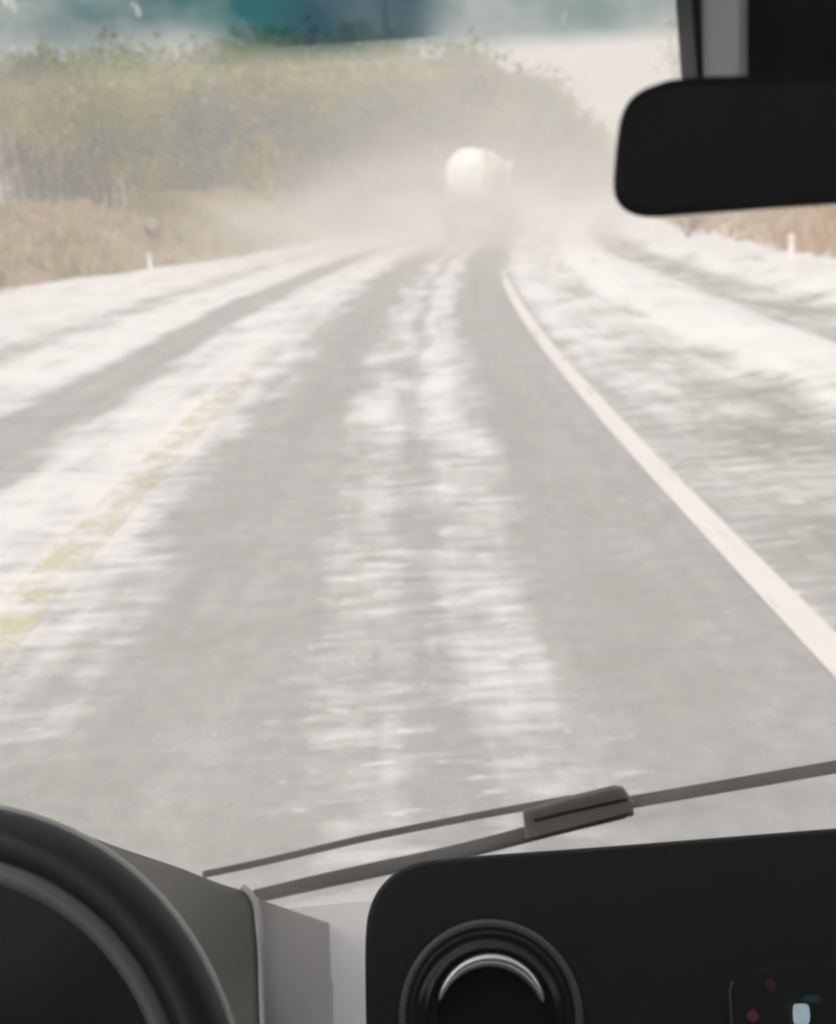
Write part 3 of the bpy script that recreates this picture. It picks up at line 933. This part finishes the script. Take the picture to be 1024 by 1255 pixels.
# dashboard: pale sloping top
mb = MB(); vs, fs = [], []
pr = [(1.325, -.955), (1.31, -.925), (1.27, -.912), (1.15, -.915), (1.02, -.93), (.93, -.955), (.86, -1.0), (.83, -1.08), (.83, -1.27)]
NX = 24
for y, z in pr:
    for i in range(NX + 1):
        x = XL + .01 + (XR - XL - .02) * i / NX
        vs.append((x, y - .05 * ((x - .33) / .87) ** 4, z + EYE.z))
for j in range(len(pr) - 1):
    for i in range(NX):
        a = j * (NX + 1) + i
        fs.append((a, a + 1, a + NX + 2, a + NX + 1))
dash = mb.add(vs, fs).build("dashboard", pale, CAR, smooth=True, off=CL)

# instrument hood behind the steering wheel
HN = Vector((-.05, .80, -.60)).normalized()
HP = Vector((-.2, .90, -.66))
hood_px = smooth_poly([(-330, 1180), (-230, 1080), (-60, 1018), (85, 1019), (150, 1037), (225, 1062)], 6, False) + \
          smooth_poly([(225, 1062), (270, 1080), (300, 1090), (311, 1106), (315, 1135), (318, 1180), (321, 1255), (326, 1390)], 5, False)[1:] + [(-330, 1390)]
plate("instrument_hood", hood_px, HP, HN, .16, olive, CAR, .008, back=(-.04, .10, -.13), scale_back=.93)
edge_px = smooth_poly([(296, 1087), (306, 1095), (314, 1110), (318, 1135), (320, 1180), (321, 1225), (324, 1300)], 6, False)
pts = [on_plane(x, y, HP - HN * .001, HN) for x, y in edge_px]
MB().tube(pts, [.0032] * len(pts), 8).build("hood_trim", trimm, CAR, smooth=True, off=CL)
# added grey fillet into the dashboard; its colour paints the shade beside the hood
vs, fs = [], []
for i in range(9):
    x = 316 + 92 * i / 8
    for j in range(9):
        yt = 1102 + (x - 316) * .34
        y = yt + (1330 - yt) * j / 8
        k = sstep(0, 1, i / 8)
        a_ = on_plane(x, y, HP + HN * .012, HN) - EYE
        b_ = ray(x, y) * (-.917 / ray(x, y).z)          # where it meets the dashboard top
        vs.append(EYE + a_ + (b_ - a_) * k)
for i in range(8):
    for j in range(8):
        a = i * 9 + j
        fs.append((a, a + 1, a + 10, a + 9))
ck = MB().add(vs, fs).build("hood_shade_fillet", plastic("painted_hood_shade", (.42, .415, .41), .55, .2, 350), CAR, smooth=True, off=CL)
# instrument panel deep inside the wheel, in front of the hood face
ip = smooth_poly([(-400, 1100), (-146, 1003), (0, 1032), (100, 1086), (195, 1188), (250, 1312), (262, 1420), (-400, 1420)], 6)
plate("instrument_panel", ip, HP - HN * .045, HN, .04, plastic("matte_black_panel", (.016, .017, .018), .85, .2, 400, spec=.15), CAR, .008)

# steering wheel
WC = EYE + ray(-154, 1450) * (.634 / F_PX)
WNRM = Vector((.06, -.735, .67)).normalized()
sw = empty("steering_wheel"); sw.parent = CAR
MB().ring(WC, WNRM, .1985, .0185, 80, 16).build("rim", leather, sw, smooth=True, off=CL)
MB().ring(WC + WNRM * .006, WNRM, .1775, .0075, 80, 12).build("rim_trim", greyring, sw, smooth=True, off=CL)
MB().lathe(WC - WNRM * .02, WNRM, [(0, .045), (.05, .042), (.075, .03), (.085, .005), (.08, -.03), (0, -.03)], 40).build("hub", black, sw, smooth=True, off=CL)
ax = WNRM.cross(Vector((0, 0, 1))).normalized(); bx = ax.cross(WNRM)
MB().ring(WC + WNRM * .004, WNRM, .2135, .0046, 90, 10).build("rim_highlight", plastic("painted_rim_highlight", (.42, .41, .40), .4, var=.1), sw, smooth=True, off=CL)  # added grey ring; stands in for the windscreen highlight on the rim
if bx.z < 0: bx = -bx
for a in (5, 175, 270):
    dv = ax * math.cos(R(a)) + bx * math.sin(R(a))
    MB().tube([WC - WNRM * .02 + dv * .06, WC - WNRM * .012 + dv * .12, WC + dv * .185], [.03, .02, .018], 10, flat=.45, upv=WNRM).build("spoke", black, sw, smooth=True, off=CL)

# centre console with round air vent and display
CN = Vector((0, .86, -.51)).normalized()
CP = Vector((.15, .80, -.66))
con_px = smooth_poly([(449, 1300), (447, 1220), (447, 1150), (452, 1112), (468, 1082), (500, 1059), (560, 1049), (760, 1034), (1024, 1013), (1300, 992)], 6, False) + \
         [(1560, 972), (1590, 985), (1600, 1010), (1600, 1560), (455, 1560)]
con = plate("centre_console", con_px, CP, CN, .05, black, CAR, .006, back=(0, .12, -.14), scale_back=.985)
def cpt(px, py, off=0.0): return on_plane(px, py, CP - CN * off, CN)
vc = cpt(601, 1246)
def crad(r): return (cpt(601 + r, 1246) - vc).length
vent = MB().ring(vc - CN * .002, CN, crad(108), .0036, 64, 12).build("air_vent", plastic("satin_vent_ring", (.13, .13, .14), .3, var=.1), CAR, smooth=True, off=CL)
ven = MB().lathe(vc, -CN, [(crad(103), .002), (crad(96), .0005), (crad(86), .0015), (crad(82), .006), (crad(78), .0065)], 56).build("bezel", plastic("gloss_black", (.012, .012, .013), .25), vent, smooth=True, off=CL)
def vpt(a, r, h):
    e1 = Vector((1, 0, 0)); e2 = CN.cross(e1).normalized()
    if e2.z < 0: e2 = -e2
    return vc - CN * h + (e1 * math.cos(a) + e2 * math.sin(a)) * r
arc = [R(12 + 148 * i / 36) for i in range(37)]  # arc shaped and tapered like the sky highlight on a full chrome ring
MB().tube([vpt(a, crad(66), .008) for a in arc], [.0012 + .0052 * math.sin(math.pi * (i / 36) ** .8) ** .7 for i in range(37)], 12, upv=CN).build("chrome_highlight_arc", plastic("satin_chrome", (.75, .77, .78), .3, metal=1.0, var=.03), vent, smooth=True, off=CL)
MB().lathe(vc, -CN, [(crad(66), .006), (crad(62), .001), (0, .001)], 40).build("nozzle", plastic("vent_black", (.006, .006, .006), .9), vent, smooth=True, off=CL)
disp_px = smooth_poly([(897, 1300), (896, 1210), (900, 1196), (912, 1190), (1000, 1182), (1110, 1173), (1128, 1176), (1135, 1190), (1140, 1300), (1138, 1420), (905, 1420)], 4)
disp = plate("display", disp_px, CP - CN * .0006, CN, .0008, plastic("display_black_glass", (.019, .019, .021), .5), CAR, .0002)
bz = [(898, 1300), (896, 1255), (894, 1215), (897, 1203)]
MB().tube([cpt(x, y, .005) for x, y in bz], .0011, 6).build("display_edge", plastic("dull_edge", (.09, .085, .09), .4), disp, smooth=True, off=CL)
def glow(name, col, st):
    m, t, N, L = new_mat(name)
    b = N["Principled BSDF"]
    tc = N.new("ShaderNodeTexCoord")
    n = noise_n(N, L, tc.outputs["Object"], 220.0, 2)
    L.new(mix_c(N, L, n, tuple(c * .7 for c in col), col), b.inputs["Emission Color"])
    b.inputs["Base Color"].default_value = (.02, .02, .02, 1)
    b.inputs["Emission Strength"].default_value = st
    return m
def glyph(name, pts, mat):
    fr = [cpt(x, y, .0056) for x, y in pts]
    n = len(fr); bk = [p - CN * -.0008 for p in fr]
    MB().add(fr + bk, [tuple(range(n)), tuple(range(2 * n - 1, n - 1, -1))] + [(i, i + n, (i + 1) % n + n, (i + 1) % n) for i in range(n)]).build(name, mat, disp, off=CL)
red_g = glow("red_indicator", (.6, .10, .14), .06)
glyph("red_indicator", smooth_poly([(916, 1242), (922, 1238), (928, 1242), (929, 1249), (922, 1253), (916, 1249)], 4), red_g)
glyph("red_indicator", smooth_poly([(938, 1203), (946, 1201), (951, 1209), (947, 1216), (940, 1213)], 4), glow("dim_red_indicator", (.5, .14, .17), .025))
glyph("white_indicator", smooth_poly([(972, 1234), (976, 1231), (987, 1231), (991, 1235), (992, 1250), (988, 1256), (975, 1256), (972, 1250)], 3), glow("white_indicator", (.62, .80, .85), .35))
glyph("green_indicator", smooth_poly([(985, 1222), (1002, 1220), (1004, 1229), (987, 1229)], 3), glow("green_indicator", (.05, .45, .38), .03))

# interior mirror and its mount
MP = Vector((.2, .46, .02)); MN = Vector((.10, .985, .08)).normalized()
mir = empty("rear_view_mirror"); mir.parent = CAR
m_px = smooth_poly([(751, 232), (752, 205), (756, 165), (762, 138), (775, 118), (800, 104), (850, 94), (1024, 89), (1250, 74), (1440, 58), (1480, 72), (1500, 110), (1500, 190), (1485, 215), (1450, 226), (1250, 240), (1024, 251), (870, 262), (800, 267), (772, 262), (757, 250)], 5)
plate("housing", m_px, MP, MN, .034, black_soft, mir, .006, scale_back=.93)
cxm = sum(p[0] for p in m_px) / len(m_px); cym = sum(p[1] for p in m_px) / len(m_px)
g_px = [(cxm + (x - cxm) * .975, cym + (y - cym) * .90) for x, y in m_px]
def mirror_mat():
    m, t, N, L = new_mat("dark_dipped_mirror_glass")
    b = N["Principled BSDF"]; b.inputs["Roughness"].default_value = .45
    tc = N.new("ShaderNodeTexCoord")
    n = noise_n(N, L, tc.outputs["Object"], 14.0, 4)
    L.new(mix_c(N, L, n, (.030, .032, .035), (.040, .041, .043)), b.inputs["Base Color"])
    return m
plate("mirror_glass", g_px, MP - MN * .0012, MN, .002, mirror_mat(), mir, .0006)
# mount: dark sensor box with a grey left cheek and a dark seal edge
KP = Vector((.25, .545, .08)); KN = Vector((.0, 1, .0))
plate("mount_cover", [(908, -120), (909, 20), (911, 108), (1150, 100), (1150, -140)], KP, KN, .05, black_soft, mir, .004, scale_back=.98)
plate("mount_cheek", [(848, -110), (852, 0), (857, 108), (910, 106), (910, -112)], Vector((.148, .552, .08)), Vector((.72, .69, 0)), .006, plastic("grey_mount_panel", (.86, .88, .90), .5, var=.06), mir, .003)
plate("mount_edge", [(842, -110), (847, 0), (855, 108), (862, 108), (857, 0), (852, -110)], KP + Vector((0, .006, 0)), KN, .03, black_soft, mir, .002)

# wiper lying along the foot of the pane, outside
def wpx(px, py, off):
    r = ray(px, py); P0 = WB + WN * off
    return EYE + r * (P0.dot(WN) / r.dot(WN))
wip = empty("wiper"); wip.parent = CAR
def wtube(name, pxs, rad, off, mat, flat=1.0, smooth=True, n=10):
    pts = [wpx(x, y, off) for x, y in smooth_poly(pxs, 6, False)]
    return MB().tube(pts, rad, n, flat=flat, upv=WN).build(name, mat, wip, smooth=smooth, off=CL)
wtube("blade", [(313, 1096), (420, 1072), (560, 1043), (680, 1013), (772, 990)], [.0075 + .0050 * i / 24 for i in range(25)], .012, wiperm, .8)
wtube("blade_rubber", [(318, 1103), (420, 1081), (560, 1051), (680, 1021), (765, 1000)], .0035, .006, plastic("wiper_rubber", (.03, .03, .03), .8, spec=.1), 1.0)
wtube("rail", [(250, 1072), (330, 1055), (450, 1027), (580, 1001), (700, 979)], .0046, .020, plastic("wiper_steel_dark", (.02, .016, .015), .8, spec=.1), 1.0)
wtube("arm", [(770, 984), (880, 965), (1024, 940), (1180, 914)], .0098, .022, wiperm, .75)
# adapter block between arm and blade
ad = [(640, 993), (692, 977), (752, 962), (763, 964), (776, 983), (772, 996), (716, 1012), (644, 1030)]
fr = [wpx(x, y, .026) for x, y in ad]; bk = [wpx(x, y, .004) for x, y in ad]
n = len(ad)
MB().add(fr + bk, [tuple(range(n)), tuple(range(2 * n - 1, n - 1, -1))] + [(i, i + n, (i + 1) % n + n, (i + 1) % n) for i in range(n)]).build("adapter", plastic("wiper_adapter_grey", (.40, .37, .33), .8, .3, 200, var=.3, spec=.1), wip, bevel=.0015, off=CL)

wtube("adapter_groove", [(655, 1006), (700, 995), (768, 980)], .0022, .003, plastic("groove_black", (.008, .007, .007), .9, spec=.1))
tag(CAR, 'car seen from its driver seat: dusty windscreen, pale dashboard, black mirror and wheel', 'car')

# ------------------------------------------------------------------ blowing snow and haze
def vol_mat(name, dens, noise_scale=None, lo=.35, hi=.65, fall=True):
    m, t, N, L = new_mat(name)
    N.remove(N["Principled BSDF"])
    v = N.new("ShaderNodeVolumePrincipled")
    v.inputs["Color"].default_value = (.97, .96, .945, 1) if not noise_scale else (.93, .895, .85, 1)
    v.inputs["Anisotropy"].default_value = 0.0
    v.inputs["Density"].default_value = dens
    L.new(v.outputs[0], N["Material Output"].inputs["Volume"])
    if noise_scale:
        tc = N.new("ShaderNodeTexCoord")
        ln = N.new("ShaderNodeVectorMath"); ln.operation = 'LENGTH'; L.new(tc.outputs["Object"], ln.inputs[0])
        fo = N.new("ShaderNodeMapRange"); fo.interpolation_type = 'SMOOTHSTEP'
        fo.inputs[1].default_value = 1.0; fo.inputs[2].default_value = .25
        L.new(ln.outputs["Value"], fo.inputs[0])
        nz = noise_n(N, L, tc.outputs["Object"], noise_scale, 3, .55)
        r = ramp_n(N, L, nz, [(lo, .15), (hi, 1.0)])
        d = math_n(N, L, 'MULTIPLY', math_n(N, L, 'MULTIPLY', fo.outputs[0], r), dens)
        L.new(d, v.inputs["Density"])
    return m

def cloud(loc, size, rz, dens, ns, label):
    bm = bmesh.new(); bmesh.ops.create_icosphere(bm, subdivisions=4, radius=1.0)
    me = bpy.data.meshes.new("snow_cloud"); bm.to_mesh(me); bm.free()
    o = bpy.data.objects.new("snow_cloud", me); COL.objects.link(o)
    me.materials.append(vol_mat("blowing_snow", dens, ns))
    o.location = loc; o.scale = size; o.rotation_euler = (0, 0, rz)
    tag(o, label, 'snow cloud', kind='stuff')
cloud((xc(40) - 1.2, 39, .3), (10, 17, 3.5), -.13, .17, 2.6, 'low cloud of white snow dust blowing round the lorry')
cloud((xc(62) - 5, 60, 2.0), (17, 21, 7.0), -.2, .036, 2.4, 'wide thin cloud of snow dust hanging before the trees')

hz = MB().box((40, 150, 19.5), (1060, 1000, 43)).build("haze", vol_mat("pale_haze", .0078))
tag(hz, 'thin pale haze of drifting snow dust over road and trees', 'haze', kind='stuff')
